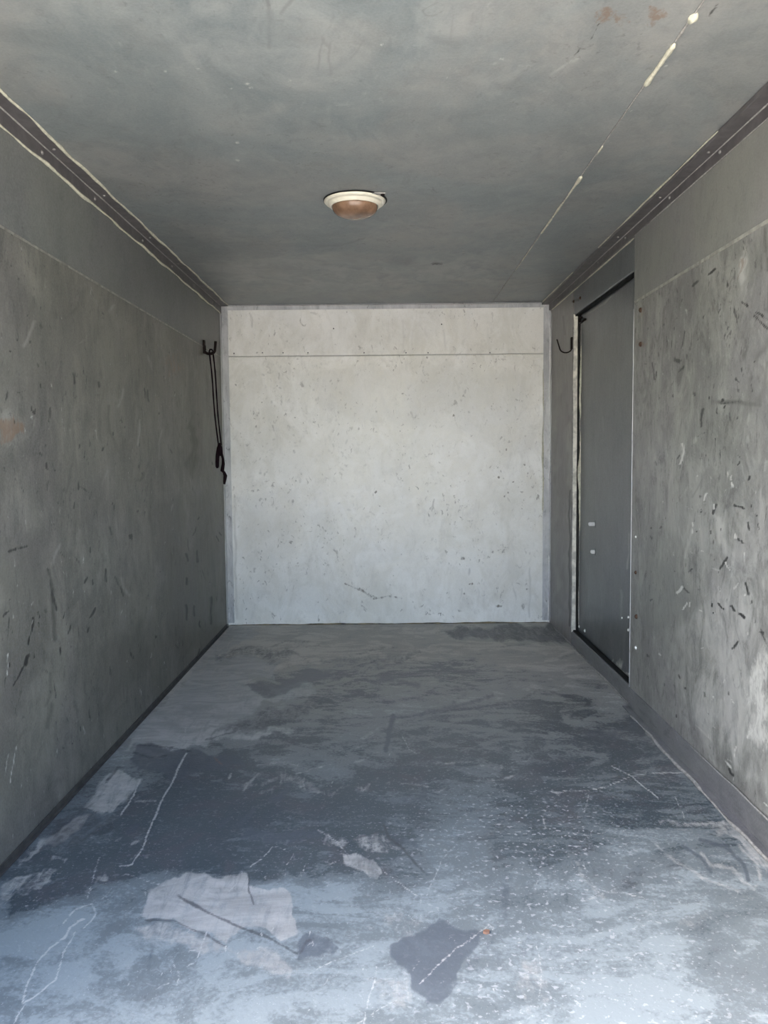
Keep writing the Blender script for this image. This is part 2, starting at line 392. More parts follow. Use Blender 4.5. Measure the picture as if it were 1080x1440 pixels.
# ------------------------------------------------------------------ marks with a shape of their own (stains, scrapes, wiped dust, some painted light)
rn = random.Random(11)
L_ = 'line'; P_ = 'poly'
def floor_base(A, X, Y, P):
    # overall dust: thin in the middle, thicker towards the door end and along the left edge
    y = P[:, 1]; x = P[:, 0]
    d = .34+.0*y
    d += .42*np.clip((1.66-y-.05*np.sin(x*7))/.25, 0, 1)           # trodden dust by the opening
    d += .30*np.clip((y-2.3)/.7, 0, 1)  # paler coat at the far end, making up for weak light
    d += .25*np.clip((-.42-x)/.3, 0, 1)*np.clip((y-1.9)/.5, 0, 1)
    A['dust'] = d
    A['deep_light'] = np.clip((y-1.9)/1.3, 0, 1)  # lightens the floor colours towards the far end, where light falls short
    A['speck'] = .25+.75*np.clip((x+.1)/.3, 0, 1)*np.clip((2.2-y)/.4, 0, 1)*np.clip((.62-x)/.2, 0, 1)
FLOOR_MARKS = [
    (P_, 'dust', 10, .12, [(330, 1080), (560, 1040), (700, 1120), (640, 1230), (480, 1240), (300, 1225), (160, 1240), (60, 1230), (150, 1150), (230, 1080)]),
    (P_, 'dust', 12, -1.0, [(235, 1075), (340, 1060), (530, 1130), (560, 1200), (450, 1235), (240, 1225), (120, 1245), (10, 1290), (20, 1250), (160, 1150), (200, 1120)]),
    (P_, 'dust', 14, -.5, [(420, 1060), (620, 990), (840, 980), (930, 1060), (860, 1130), (640, 1130), (520, 1110)]),
    (P_, 'dust', 10, -.7, [(880, 1000), (960, 1060), (1040, 1150), (920, 1150), (850, 1080)]),
    (P_, 'dust', 8, -.5, [(360, 950), (500, 925), (700, 930), (780, 960), (600, 985), (430, 1000), (390, 980)]),
    # beige unwiped dust along the left wall and its wiped fingers
    (P_, 'patch', 5, .95, [(322, 884), (372, 886), (350, 898), (310, 920), (395, 930), (388, 952), (345, 962), (375, 985), (352, 1005), (300, 1030), (292, 1048), (258, 1054), (190, 1046), (172, 1055), (240, 980), (300, 905)]),
    (P_, 'patch', 4, .9, [(300, 1030), (350, 1022), (410, 1026), (400, 1032), (345, 1040), (298, 1040)]),
    (P_, 'patch', 4, .7, [(350, 965), (440, 960), (450, 975), (380, 990), (340, 985)]),
    (P_, 'patch', 2, .8, [(188, 1055), (232, 1058), (226, 1065), (190, 1064)]),
    (P_, 'patch', 4, .85, [(160, 1085), (178, 1083), (197, 1097), (182, 1118), (160, 1142), (118, 1138), (128, 1115)]),
    (P_, 'patch', 4, .8, [(108, 1150), (128, 1146), (118, 1165), (90, 1180), (60, 1195), (25, 1215), (60, 1185)]),
    (P_, 'patch', 3, .5, [(0, 1245), (30, 1230), (85, 1222), (70, 1240), (20, 1265), (0, 1270)]),
    (P_, 'patch', 3, .6, [(75, 1205), (92, 1206), (88, 1213), (74, 1212)]),
    (P_, 'patch', 3, .5, [(133, 1236), (150, 1228), (148, 1236), (135, 1242)]),
    # large pale patches in front
    (P_, 'patch', 4, .95, [(236, 1234), (260, 1230), (345, 1231), (350, 1244), (400, 1252), (412, 1262), (414, 1312), (395, 1320), (352, 1300), (334, 1306), (322, 1326), (300, 1318), (262, 1302), (195, 1284), (214, 1252)]),
    (P_, 'patch', 6, .55, [(192, 1300), (232, 1297), (300, 1322), (330, 1336), (380, 1330), (418, 1362), (400, 1378), (330, 1345), (210, 1322)]),
    (P_, 'patch', 3, .75, [(480, 1200), (502, 1198), (538, 1226), (534, 1238), (508, 1226), (484, 1212)]),
    (P_, 'patch', 5, .45, [(495, 1180), (545, 1170), (560, 1195), (520, 1200)]),
    (P_, 'patch', 5, .42, [(385, 1082), (440, 1100), (470, 1118), (430, 1112), (390, 1098)]),
    (P_, 'patch', 5, .45, [(445, 1168), (500, 1180), (530, 1165), (490, 1190), (455, 1185)]),
    (P_, 'dust', 8, .52, [(0, 1330), (80, 1300), (180, 1330), (300, 1350), (420, 1400), (520, 1360), (560, 1400), (640, 1440), (0, 1440)]),
    (P_, 'dust', 10, .6, [(600, 1420), (700, 1370), (660, 1330), (760, 1290), (900, 1300), (1080, 1290), (1080, 1440), (600, 1440)]),
    (P_, 'patch', 10, .3, [(540, 1285), (600, 1282), (585, 1325), (545, 1330)]),
    (P_, 'patch', 10, .35, [(515, 1378), (580, 1372), (585, 1410), (540, 1425)]),
    (P_, 'patch', 10, .3, [(720, 1350), (770, 1345), (765, 1410), (735, 1430)]),
    (P_, 'patch', 8, .3, [(950, 1290), (1000, 1280), (990, 1300), (955, 1305)]),
    # right edge filler smear and swirl
    (P_, 'patch', 3, .8, [(885, 990), (905, 1000), (960, 1060), (1010, 1110), (1075, 1180), (1080, 1200), (1035, 1150), (965, 1085), (915, 1040), (900, 1012)]),
    (P_, 'patch', 3, .55, [(1000, 1158), (1040, 1155), (1075, 1195), (1080, 1225), (1050, 1190), (1010, 1172)]),
    (L_, 'patch', 4, .5, [(985, 1200), (1000, 1215), (1030, 1220), (1045, 1238), (1060, 1250), (1070, 1240), (1065, 1215), (1040, 1190)]),
    (L_, 'patch', 3.5, .4, [(915, 1180), (935, 1200), (965, 1220), (1000, 1240), (1040, 1252)]),
    (L_, 'wipe', 4, .9, [(985, 1180), (1020, 1190), (1045, 1215), (1052, 1238)]),
    (L_, 'wipe', 4, .7, [(960, 1190), (985, 1205), (1000, 1225)]),
    (L_, 'patch', 4, .35, [(808, 1205), (818, 1230), (840, 1255), (850, 1262)]),
    (L_, 'patch', 5, .5, [(930, 1155), (960, 1160), (1005, 1158)]),
    # wiped dark areas
    (P_, 'wipe', 6, 1, [(545, 1330), (572, 1320), (615, 1296), (685, 1312), (660, 1335), (652, 1362), (628, 1400), (602, 1414), (582, 1396), (578, 1374), (556, 1352)]),
    (P_, 'wipe', 4, .8, [(418, 1322), (440, 1312), (470, 1318), (474, 1334), (450, 1348), (420, 1346)]),
    (P_, 'wipe', 4, .9, [(190, 1050), (235, 1046), (260, 1056), (320, 1060), (345, 1075), (300, 1085), (240, 1095), (195, 1082), (180, 1068)]),
    (P_, 'wipe', 4, .8, [(345, 965), (400, 955), (440, 938), (470, 945), (430, 965), (372, 985)]),
    (P_, 'dark', 5, .5, [(305, 918), (330, 908), (400, 912), (430, 925), (360, 925), (310, 926)]),
    (P_, 'dark', 4, .5, [(290, 1032), (330, 1022), (365, 1002), (430, 985), (470, 990), (400, 1020), (340, 1034)]),
    (P_, 'dark', 4, .75, [(612, 888), (660, 882), (770, 876), (806, 905), (700, 900), (640, 896)]),
    (P_, 'dark', 5, .6, [(80, 1150), (110, 1140), (165, 1145), (160, 1165), (110, 1190), (60, 1190)]),
    (L_, 'dark', 2.5, .9, [(250, 1258), (285, 1280), (330, 1300), (380, 1320), (418, 1340)]),
    (L_, 'dark', 2.2, .8, [(205, 1293), (245, 1295), (285, 1312), (318, 1332)]),
    (L_, 'dark', 1.8, .9, [(350, 1232), (350, 1252), (356, 1272)]),
    (L_, 'dark', 3, .8, [(540, 1160), (548, 1178), (562, 1190), (580, 1208), (596, 1226)]),
    (L_, 'dark', 2.5, .6, [(478, 1195), (500, 1180), (540, 1168), (552, 1160)]),
    (L_, 'dark', 2, .7, [(188, 1048), (240, 1050), (270, 1058)]),
    (L_, 'dark', 2, .7, [(186, 1058), (210, 1066), (235, 1062)]),
    (L_, 'dark', 3, .5, [(420, 1345), (430, 1325), (455, 1315), (475, 1325)]),
    (L_, 'dark', 2, .6, [(290, 1040), (330, 1030), (370, 1010)]),
    (L_, 'dark', 2, .4, [(380, 1000), (450, 995), (520, 1010)]),
    (L_, 'dark', 2.5, .5, [(150, 1100), (165, 1080), (190, 1078)]),
    # white scratches
    (L_, 'light', 1.8, .95, [(30, 1412), (38, 1385), (50, 1358), (70, 1332), (90, 1318), (98, 1305), (118, 1292)]),
    (L_, 'light', 1.5, .9, [(30, 1412), (50, 1400), (78, 1378), (90, 1340), (105, 1310)]),
    (L_, 'light', 1.5, .8, [(20, 1440), (34, 1414)]),
    (L_, 'light', 1.5, .8, [(88, 1300), (108, 1278), (130, 1270), (135, 1285), (118, 1305)]),
    (L_, 'light', 1.5, .9, [(196, 1096), (188, 1118), (170, 1146)]),
    (L_, 'light', 1.2, .7, [(140, 1205), (128, 1245), (122, 1262)]),
    (L_, 'light', 1.8, .9, [(262, 1060), (248, 1085), (232, 1120), (215, 1152)]),
    (L_, 'light', 1.6, .85, [(215, 1152), (205, 1180), (200, 1195), (186, 1215), (168, 1218)]),
    (L_, 'light', 1.0, .7, [(175, 1228), (210, 1240), (236, 1246)]),
    (L_, 'light', 1.5, .7, [(262, 1020), (258, 1038), (262, 1045)]),
    (L_, 'light', 1.2, .75, [(775, 1114), (815, 1112), (855, 1106), (884, 1094), (890, 1090), (920, 1087), (962, 1086)]),
    (L_, 'light', 1.2, .75, [(860, 1078), (889, 1091), (905, 1105), (925, 1122)]),
    (L_, 'light', 1.0, .5, [(950, 1120), (962, 1150)]),
    (L_, 'light', 1.6, .6, [(822, 1266), (850, 1256), (872, 1254), (905, 1262)]),
    (L_, 'light', 1.5, .45, [(820, 1210), (826, 1230), (842, 1254)]),
    (L_, 'light', 1.0, .7, [(540, 1225), (590, 1262)]),
    (L_, 'light', 1.2, .6, [(566, 1035), (576, 1055), (586, 1060)]),
    (L_, 'light', 1.5, .7, [(448, 1168), (470, 1180), (486, 1196)]),
    (L_, 'light', 1.3, .6, [(370, 1205), (385, 1190), (400, 1195)]),
    (L_, 'light', 1.5, .8, [(352, 1218), (366, 1208)]),
    (L_, 'light', 1.5, .6, [(690, 1300), (640, 1335), (610, 1362), (590, 1385)]),
    (L_, 'light', 1.2, .6, [(525, 1330), (470, 1350), (430, 1372)]),
    (L_, 'light', 1.2, .5, [(600, 1260), (620, 1210), (640, 1190)]),
    (L_, 'light', 1.3, .6, [(755, 1330), (762, 1370), (758, 1400)]),
    (L_, 'light', 1.2, .55, [(500, 1440), (540, 1415), (560, 1405)]),
    (L_, 'light', 1.2, .55, [(240, 1345), (252, 1370), (248, 1385)]),
    (L_, 'light', 1.5, .8, [(318, 1330), (316, 1342)]),
    (L_, 'light', 1.2, .7, [(291, 1310), (278, 1345)]),
    (L_, 'light', 1.3, .7, [(510, 1440), (522, 1395), (530, 1360)]),
    (L_, 'light', 3, .6, [(776, 1112), (786, 1115)]),
    (L_, 'rust', 2, .5, [(300, 1065), (312, 1075)]),
]
FLOOR_MARKS += scatter(rn, 'wipe', 26, 120, 560, 1050, 1240, (4, 12), (20, 90), (-.3, .7), (.5, .9), .5)
FLOOR_MARKS += scatter(rn, 'wipe', 26, 340, 900, 910, 1080, (3, 8), (40, 140), (-.1, .2), (.35, .7), .3)
FLOOR_MARKS += scatter(rn, 'wipe', 22, 0, 1080, 1250, 1440, (4, 14), (30, 140), (-.5, .4), (.3, .5), .5)
FLOOR_MARKS += scatter(rn, 'light', 70, 20, 480, 1180, 1430, (.8, 1.4), (5, 26), (-1.1, .5), (.4, .8))
FLOOR_MARKS += scatter(rn, 'light', 110, 450, 1080, 1240, 1440, (.8, 1.4), (4, 22), (-.9, .9), (.3, .7))
FLOOR_MARKS += scatter(rn, 'light', 40, 420, 1000, 1000, 1250, (.8, 1.2), (6, 30), (-.4, .8), (.3, .55))
FLOOR_MARKS += scatter(rn, 'dark', 26, 360, 900, 905, 1060, (1.5, 4), (30, 110), (-.12, .12), (.3, .5))
FLOOR_MARKS += scatter(rn, 'patch', 26, 330, 860, 900, 1080, (1.5, 4), (20, 90), (-.15, .15), (.3, .5))
FLOOR_MARKS += scatter(rn, 'patch', 22, 130, 520, 1080, 1240, (2, 4), (10, 50), (-.5, .5), (.35, .6))

CEIL_MARKS = [
    (P_, 'rust', 8, .45, [(838, 28), (850, 12), (880, 14), (884, 30), (850, 38)]),
    (P_, 'rust', 7, .5, [(904, 40), (915, 14), (936, 10), (934, 24), (915, 42)]),
    (P_, 'haze', 22, .30, [(150, 0), (700, 0), (720, 90), (540, 110), (420, 130), (260, 100), (170, 60)]),
    (P_, 'haze', 12, .35, [(180, 80), (215, 90), (225, 125), (195, 115)]),
    (P_, 'haze', 12, .35, [(30, 30), (60, 50), (55, 65), (32, 50)]),
    (P_, 'haze', 16, .55, [(280, 370), (420, 350), (560, 370), (700, 350), (700, 405), (330, 415)]),  # pale film painted in for light missing at the back of the ceiling
    (P_, 'smudge', 6, .5, [(350, 378), (410, 372), (440, 382), (400, 388)]),
    (P_, 'smudge', 5, .4, [(180, 40), (215, 72), (250, 78), (240, 66), (200, 50)]),
    (P_, 'haze', 8, .3, [(640, 110), (790, 85), (800, 95), (690, 125)]),
    (L_, 'haze', 3, .6, [(775, 104), (795, 92), (812, 83)]),
    (L_, 'dark', 1.5, .7, [(808, 79), (815, 70)]), (L_, 'dark', 1.5, .6, [(832, 54), (842, 34)]),
    (L_, 'dark', 2, .6, [(608, 371), (620, 371)]), (L_, 'dark', 2, .5, [(998, 22), (1008, 8)]),
    (L_, 'smudge', 4, .7, [(375, 0), (380, 30), (378, 66)]), (L_, 'smudge', 4, .6, [(395, 20), (410, 0)]),
    (L_, 'smudge', 5, .6, [(572, 372), (576, 366)]),
] + scatter(rn, 'smudge', 26, 60, 760, 0, 70, (2, 5), (12, 46), (1.7, .35), (.3, .6)) \
  + scatter(rn, 'haze', 30, 100, 800, 20, 150, (2, 4), (4, 18), (.2, .8), (.4, .7)) \
  + scatter(rn, 'smudge', 18, 300, 700, 320, 415, (2, 5), (20, 80), (-.05, .12), (.25, .5)) \
  + [(L_, 'light', 1.6, .6, [(x, y), (x+4, y+1)]) for x, y in ((160, 102), (230, 101), (276, 96), (345, 118), (322, 124), (405, 113), (350, 124), (305, 148), (332, 202), (332, 226), (665, 88), (705, 84), (626, 108), (534, 64), (936, 94), (884, 155), (855, 200), (882, 154))]

LEFT_MARKS = [
    (P_, 'rust', 4, .75, [(0, 592), (18, 588), (30, 595), (36, 612), (22, 608), (14, 622), (0, 626)]),
    (P_, 'rust', 8, .3, [(232, 505), (252, 500), (255, 525), (235, 530)]),
    (P_, 'haze', 8, .3, [(0, 575), (25, 580), (40, 620), (10, 640), (0, 630)]),
    (P_, 'smudge', 8, .5, [(55, 455), (70, 455), (68, 520), (54, 520)]),
    (P_, 'smudge', 5, .8, [(266, 600), (276, 580), (280, 650), (272, 680), (266, 660)]),
    (P_, 'smudge', 12, .5, [(120, 960), (150, 900), (200, 870), (215, 920), (150, 1010), (110, 1040)]),
    (P_, 'smudge', 14, .5, [(215, 700), (300, 690), (312, 880), (250, 940), (225, 850)]),
    (P_, 'smudge', 12, .45, [(0, 760), (60, 740), (75, 900), (30, 1000), (0, 1010)]),
    (P_, 'haze', 14, .25, [(90, 740), (170, 720), (180, 820), (110, 850)]),
    (P_, 'smudge', 20, .3, [(0, 380), (220, 480), (240, 560), (0, 560)]),
    (L_, 'dark', 1.6, .9, [(48, 868), (44, 890), (40, 905)]), (L_, 'dark', 3, 1, [(40, 922), (36, 934)]), (L_, 'dark', 1.5, .7, [(35, 935), (24, 955), (18, 965)]),
    (L_, 'dark', 2, .8, [(102, 525), (106, 538)]), (L_, 'dark', 1.5, .8, [(208, 550), (210, 565)]), (L_, 'dark', 2, .7, [(139, 538), (140, 545)]),
    (L_, 'dark', 2.5, .7, [(12, 775), (38, 768)]), (L_, 'dark', 2, .7, [(104, 715), (106, 706)]), (L_, 'dark', 2, .7, [(155, 742), (158, 752)]),
    (L_, 'dark', 2, .8, [(149, 800), (150, 818)]), (L_, 'dark', 2, .8, [(120, 820), (124, 812)]), (L_, 'dark', 2, .7, [(163, 812), (175, 838)]),
    (L_, 'dark', 2, .9, [(262, 778), (264, 788)]), (L_, 'dark', 2, .9, [(278, 775), (278, 790)]), (L_, 'dark', 2, .9, [(263, 812), (264, 822)]),
    (L_, 'dark', 2.2, .9, [(262, 852), (263, 872)]), (L_, 'dark', 2, .8, [(273, 852), (274, 866)]), (L_, 'dark', 2.5, .7, [(297, 840), (297, 876)]),
    (L_, 'dark', 3, .6, [(68, 800), (76, 840), (80, 858)]), (L_, 'smudge', 4, .8, [(75, 830), (76, 870), (78, 900)]),
    (L_, 'light', 1, .7, [(12, 920), (10, 950)]), (L_, 'light', 1, .6, [(22, 1050), (16, 1100)]), (L_, 'light', 1, .6, [(12, 1060), (8, 1090)]),
] + scatter(rn, 'dark', 120, 0, 310, 470, 960, (.8, 1.9), (3, 18), (1.6, .3), (.6, 1.1)) \
  + scatter(rn, 'smudge', 90, 0, 300, 400, 1000, (2, 5), (10, 70), (1.6, .15), (.3, .7)) \
  + scatter(rn, 'haze', 40, 0, 300, 420, 1100, (1.5, 4), (8, 50), (1.6, .3), (.25, .5)) \
  + scatter(rn, 'light', 20, 0, 250, 700, 1150, (.8, 1.2), (3, 14), (1.6, .4), (.3, .6)) \
  + scatter(rn, 'smudge', 14, 0, 200, 1000, 1200, (2, 5), (20, 70), (-.85, .15), (.3, .6))

BACK_MARKS = [
    (L_, 'smudge', 1.6, .9, [(352, 440), (355, 450), (354, 462)]),
    (P_, 'haze', 6, .55, [(440, 716), (475, 706), (500, 712), (490, 722), (450, 722)]),
    (L_, 'dark', 1.3, .55, [(485, 820), (500, 828), (512, 834), (530, 840)]), (L_, 'dark', 1.3, .5, [(505, 828), (525, 842), (545, 838), (565, 842)]),
    (P_, 'smudge', 7, .35, [(440, 520), (640, 505), (650, 570), (600, 600), (480, 590), (440, 560)]),
    (P_, 'smudge', 7, .3, [(330, 700), (420, 680), (420, 780), (350, 800)]),
    (P_, 'smudge', 10, .3, [(600, 520), (740, 520), (760, 640), (700, 640), (640, 600)]),
    (L_, 'smudge', 2.5, .6, [(330, 700), (331, 800), (333, 870)]), (L_, 'smudge', 1.8, .5, [(745, 800), (745, 868)]),
    (L_, 'dark', 1.4, .6, [(448, 866), (448, 874)]), (L_, 'dark', 1.2, .5, [(639, 698), (640, 708)]),
] + scatter(rn, 'smudge', 130, 440, 655, 505, 590, (1.2, 2.2), (1, 5), (1, 1), (.4, .9)) \
  + scatter(rn, 'smudge', 70, 365, 420, 500, 660, (1.2, 2.2), (1, 5), (1, 1), (.4, .9)) \
  + scatter(rn, 'smudge', 70, 460, 520, 560, 760, (1.2, 2.2), (1, 6), (1, 1), (.4, .9)) \
  + scatter(rn, 'smudge', 70, 340, 430, 600, 800, (1.2, 2.2), (1, 5), (1, 1), (.3, .8)) \
  + scatter(rn, 'dark', 44, 340, 750, 500, 870, (1.2, 1.8), (1, 3), (1, 1), (.7, 1.1)) \
  + scatter(rn, 'dark', 12, 610, 715, 840, 866, (1.2, 2.0), (2, 5), (0, .5), (.5, .95)) \
  + scatter(rn, 'smudge', 30, 330, 760, 760, 870, (1.2, 2.2), (3, 26), (1.57, .2), (.3, .6)) \
  + scatter(rn, 'smudge', 30, 330, 760, 436, 500, (1.5, 3), (10, 60), (1.57, .1), (.2, .4)) \
  + scatter(rn, 'smudge', 12, 330, 700, 430, 442, (1.2, 2.2), (8, 50), (0, .1), (.3, .7))

RIGHT_MARKS = [
    (L_, 'light', 1.6, 1.2, [(959, 624), (961, 636), (958, 648), (955, 654)]),
    (P_, 'light', 1.8, 1.2, [(948, 838), (957, 828), (961, 830), (952, 840)]), (L_, 'dark', 1.5, .9, [(962, 828), (969, 834)]),
    (P_, 'light', 1.4, 1, [(991, 692), (995, 690), (996, 702), (993, 704)]),
    (L_, 'light', 1.5, 1, [(973, 735), (974, 740)]), (L_, 'light', 1.5, 1, [(973, 745), (974, 749)]), (L_, 'light', 1.8, 1, [(1033, 751), (1034, 756)]),
    (L_, 'light', 1.5, .9, [(927, 920), (929, 922)]), (L_, 'light', 1.2, .8, [(930, 706), (932, 707)]),
    (P_, 'haze', 3, .7, [(1035, 375), (1046, 362), (1050, 395), (1040, 400)]),
    (P_, 'rust', 3, .3, [(1036, 372), (1046, 366), (1044, 385), (1037, 392)]),
    (L_, 'dark', 2.4, .95, [(974, 402), (980, 396)]), (L_, 'dark', 1.6, .8, [(995, 386), (1008, 376)]),
    (L_, 'dark', 1.6, .8, [(963, 466), (958, 490)]), (P_, 'dark', 1.5, .95, [(951, 512), (953, 498), (955, 508), (953, 514)]),
    (L_, 'dark', 1.8, .7, [(918, 510), (920, 535)]), (L_, 'dark', 2, .85, [(987, 576), (987, 600)]),
    (L_, 'smudge', 4, .9, [(1005, 565), (1040, 566), (1068, 570)]), (L_, 'dark', 2, .6, [(1012, 567), (1044, 565)]),
    (L_, 'dark', 2.2, .9, [(1003, 722), (1007, 710)]), (L_, 'dark', 2, .8, [(1032, 710), (1046, 716)]),
    (P_, 'smudge', 6, .6, [(1060, 500), (1080, 470), (1080, 490), (1066, 515)]), (P_, 'smudge', 6, .7, [(1062, 560), (1080, 530), (1080, 548), (1066, 572)]),
    (L_, 'dark', 2, .8, [(1063, 440), (1080, 450)]), (L_, 'dark', 2, .8, [(1042, 425), (1050, 430)]), (L_, 'dark', 2, .8, [(1060, 444), (1078, 462)]),
    (L_, 'dark', 2.2, .9, [(1012, 800), (1022, 784)]), (L_, 'dark', 2, .9, [(1048, 820), (1052, 835)]), (L_, 'dark', 2.4, 1, [(1040, 864), (1046, 869)]),
    (L_, 'dark', 2, .9, [(1028, 852), (1034, 860)]), (L_, 'dark', 1.6, .8, [(1008, 848), (1018, 856)]), (L_, 'dark', 2, .9, [(1052, 735), (1054, 745)]),
    (L_, 'dark', 2, .9, [(1038, 758), (1044, 764)]), (L_, 'dark', 2.5, .8, [(1030, 912), (1038, 902)]), (L_, 'dark', 2, .8, [(1024, 1080), (1030, 1090)]),
    (L_, 'dark', 1.6, .7, [(990, 972), (992, 980)]), (L_, 'dark', 1.5, .8, [(1068, 888), (1072, 892)]), (L_, 'dark', 2, .8, [(1070, 885), (1078, 905)]),
    (P_, 'haze', 5, .8, [(1000, 720), (1012, 722), (1030, 770), (1050, 830), (1062, 900), (1050, 905), (1040, 850), (1010, 760)]),
    (P_, 'haze', 5, .9, [(1044, 835), (1056, 840), (1075, 880), (1066, 900), (1050, 870)]),
    (P_, 'haze', 20, .9, [(960, 880), (1080, 760), (1080, 1120), (1010, 1060), (960, 980)]),
    (P_, 'light', 12, .6, [(1050, 950), (1080, 900), (1080, 1050), (1055, 1040)]),
    (P_, 'haze', 9, 1.0, [(1030, 940), (1080, 890), (1080, 1060), (1050, 1050), (1020, 1020)]),
    (P_, 'haze', 7, .45, [(985, 900), (1000, 930), (1010, 980), (990, 985)]),
    (P_, 'haze', 8, .4, [(920, 900), (940, 870), (960, 930), (930, 960)]),
    (P_, 'haze', 5, .7, [(1040, 890), (1062, 905), (1060, 935), (1045, 930)]),
    (P_, 'light', 2.5, .8, [(908, 995), (918, 1000), (922, 1015), (914, 1017)]),
    (P_, 'smudge', 12, .4, [(900, 760), (1000, 850), (1020, 940), (960, 960), (900, 880)]),
    (P_, 'haze', 12, .35, [(900, 600), (980, 640), (1080, 640), (1080, 800), (980, 780), (920, 740)]),
    (P_, 'rust', 3, .4, [(896, 428), (904, 430), (902, 444), (896, 444)]), (P_, 'rust', 3, .5, [(896, 478), (906, 480), (902, 490), (896, 490)]),
    (L_, 'smudge', 2, .9, [(793, 445), (793, 470)]), (L_, 'dark', 2, .9, [(805, 425), (814, 422)]),
    (P_, 'smudge', 4, .6, [(782, 560), (796, 540), (800, 700), (796, 860), (784, 850)]),
    (L_, 'dark', 2, .8, [(801, 690), (801, 880)]),
] + scatter(rn, 'dark', 90, 905, 1080, 400, 1000, (.8, 1.7), (2, 10), (1.7, .45), (.5, 1.1)) \
  + scatter(rn, 'smudge', 60, 900, 1080, 400, 1050, (2, 5), (8, 50), (1.65, .25), (.3, .7)) \
  + scatter(rn, 'haze', 70, 930, 1080, 560, 1120, (1.5, 5), (8, 50), (1.4, .4), (.35, .8)) \
  + scatter(rn, 'light', 60, 960, 1080, 640, 1120, (.9, 1.8), (2, 16), (1.4, .6), (.5, .9)) \
  + scatter(rn, 'haze', 14, 985, 1080, 960, 1160, (2, 6), (20, 80), (.9, .2), (.4, .8))

DOOR_MARKS = [
    (P_, 'light', 2, .75, [(862, 945), (866, 928), (869, 938), (874, 930), (874, 942), (882, 950), (866, 952)]),
    (P_, 'smudge', 6, .45, [(812, 850), (888, 870), (888, 950), (812, 900)]),
    (L_, 'haze', 2.5, .5, [(872, 830), (874, 870)]), (L_, 'haze', 2, .5, [(884, 750), (882, 800)]),
    (P_, 'smudge', 14, .6, [(812, 860), (890, 880), (890, 965), (812, 900)]),
    (L_, 'haze', 1.5, .6, [(818, 446), (850, 426), (868, 410)]),
] + scatter(rn, 'haze', 8, 818, 886, 480, 880, (1.5, 3), (20, 90), (1.57, .05), (.15, .3))


# ------------------------------------------------------------------ setting
gr = boxobj('ground', (-30, 30, -40, 30, -1.05, -.95), M['ground']); tag(gr, kind='structure')

def structure(name, b, mat):
    return tag(boxobj(name, b, mat), kind='structure')
fl = structure('floor', (-HW-.04, HW+.07, Y0, D+.04, -.06, -.006), M['outer'])
ce = structure('ceiling', (-HW-.04, HW+.07, Y0, D+.04, H+.006, H+.05), M['outer'])
wl = structure('wall_left', (-HW-.04, -HW-.006, Y0, D+.04, -.006, H+.006), M['outer'])
wr = structure('wall_right', (HW+.045, HW+.07, Y0, D+.04, -.006, H+.006), M['outer'])
wb = structure('wall_back', (-HW-.006, HW+.045, D+.006, D+.04, -.006, H+.006), M['outer'])

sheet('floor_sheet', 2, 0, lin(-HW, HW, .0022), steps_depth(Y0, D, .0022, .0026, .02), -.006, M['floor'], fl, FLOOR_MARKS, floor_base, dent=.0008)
SX = .5125
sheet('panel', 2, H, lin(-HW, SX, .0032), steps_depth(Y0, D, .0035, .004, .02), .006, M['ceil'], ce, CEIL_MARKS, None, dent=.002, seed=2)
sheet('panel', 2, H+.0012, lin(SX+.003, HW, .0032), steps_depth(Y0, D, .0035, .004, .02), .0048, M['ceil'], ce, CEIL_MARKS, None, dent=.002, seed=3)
yl = steps_depth(Y0, D, .0022, .004, .012)
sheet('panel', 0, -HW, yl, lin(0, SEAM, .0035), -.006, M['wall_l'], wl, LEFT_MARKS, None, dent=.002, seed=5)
sheet('panel', 0, -HW-.001, yl, lin(SEAM+.002, H, .006), -.005, M['wall_u'], wl, (), None, dent=.002, seed=6)
sheet('panel', 1, D, lin(-HW, HW, .005), lin(0, 1.3225, .005), .006, M['back'], wb, BACK_MARKS, None, dent=.0025, seed=7)
sheet('panel', 1, D+.001, lin(-HW, HW, .006), lin(1.3245, H, .006), .005, M['back'], wb, BACK_MARKS, None, dent=.002, seed=8)
# right wall: near liner sheets, frame around the door, far sheet
DY0, DY1, DZ0, DZ1 = 2.648, 3.506, .064, 1.425
yr = steps_depth(Y0, DY0, .0022, .004, .012)
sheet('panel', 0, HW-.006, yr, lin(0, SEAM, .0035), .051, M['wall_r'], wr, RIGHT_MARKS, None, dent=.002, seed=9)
sheet('panel', 0, HW-.007, yr, lin(SEAM+.002, H, .006), .052, M['wall_ur'], wr, RIGHT_MARKS, None, dent=.002, seed=10)
sheet('panel', 0, HW, lin(DY1+.012, D, .008), lin(0, H, .006), .045, M['wall_f'], wr, RIGHT_MARKS, None, dent=.001, seed=11)
sheet('panel', 0, HW+.001, lin(DY0+.001, DY1+.010, .01), lin(DZ1, H, .006), .044, M['door'], wr, RIGHT_MARKS, None, dent=.001, seed=12)
sheet('panel', 0, HW, lin(DY0+.001, DY1+.010, .01), lin(0, DZ0, .006), .045, M['kick'], wr, RIGHT_MARKS, None, dent=.0005, seed=13)

# ------------------------------------------------------------------ door in the right wall
dr = bpy.data.objects.new('door_1', None); link(dr); dr.location = (0, 0, 0)
tag(dr, 'flat slate grey metal side door set into the right wall', kind='structure')
sheet('door_leaf', 0, HW+.022, lin(DY0+.006, DY1-.030, .008), lin(DZ0+.006, DZ1-.006, .005), .018, M['door'], dr, DOOR_MARKS, None, dent=.004, seed=14)
bm = bmesh.new()
box(bm, HW+.004, HW+.042, DY0+.002, DY1-.001, DZ1-.0055, DZ1-.0005); box(bm, HW+.004, HW+.042, DY0+.002, DY1-.001, DZ0+.0005, DZ0+.0055)  # black on header and sill also paints the shade of the recess
box(bm, HW+.016, HW+.042, DY1-.026, DY1-.0015, DZ0+.006, DZ1-.006)
tag(from_bm('gasket', bm, M['gap'], dr), 'black gasket strips with painted recess shade')
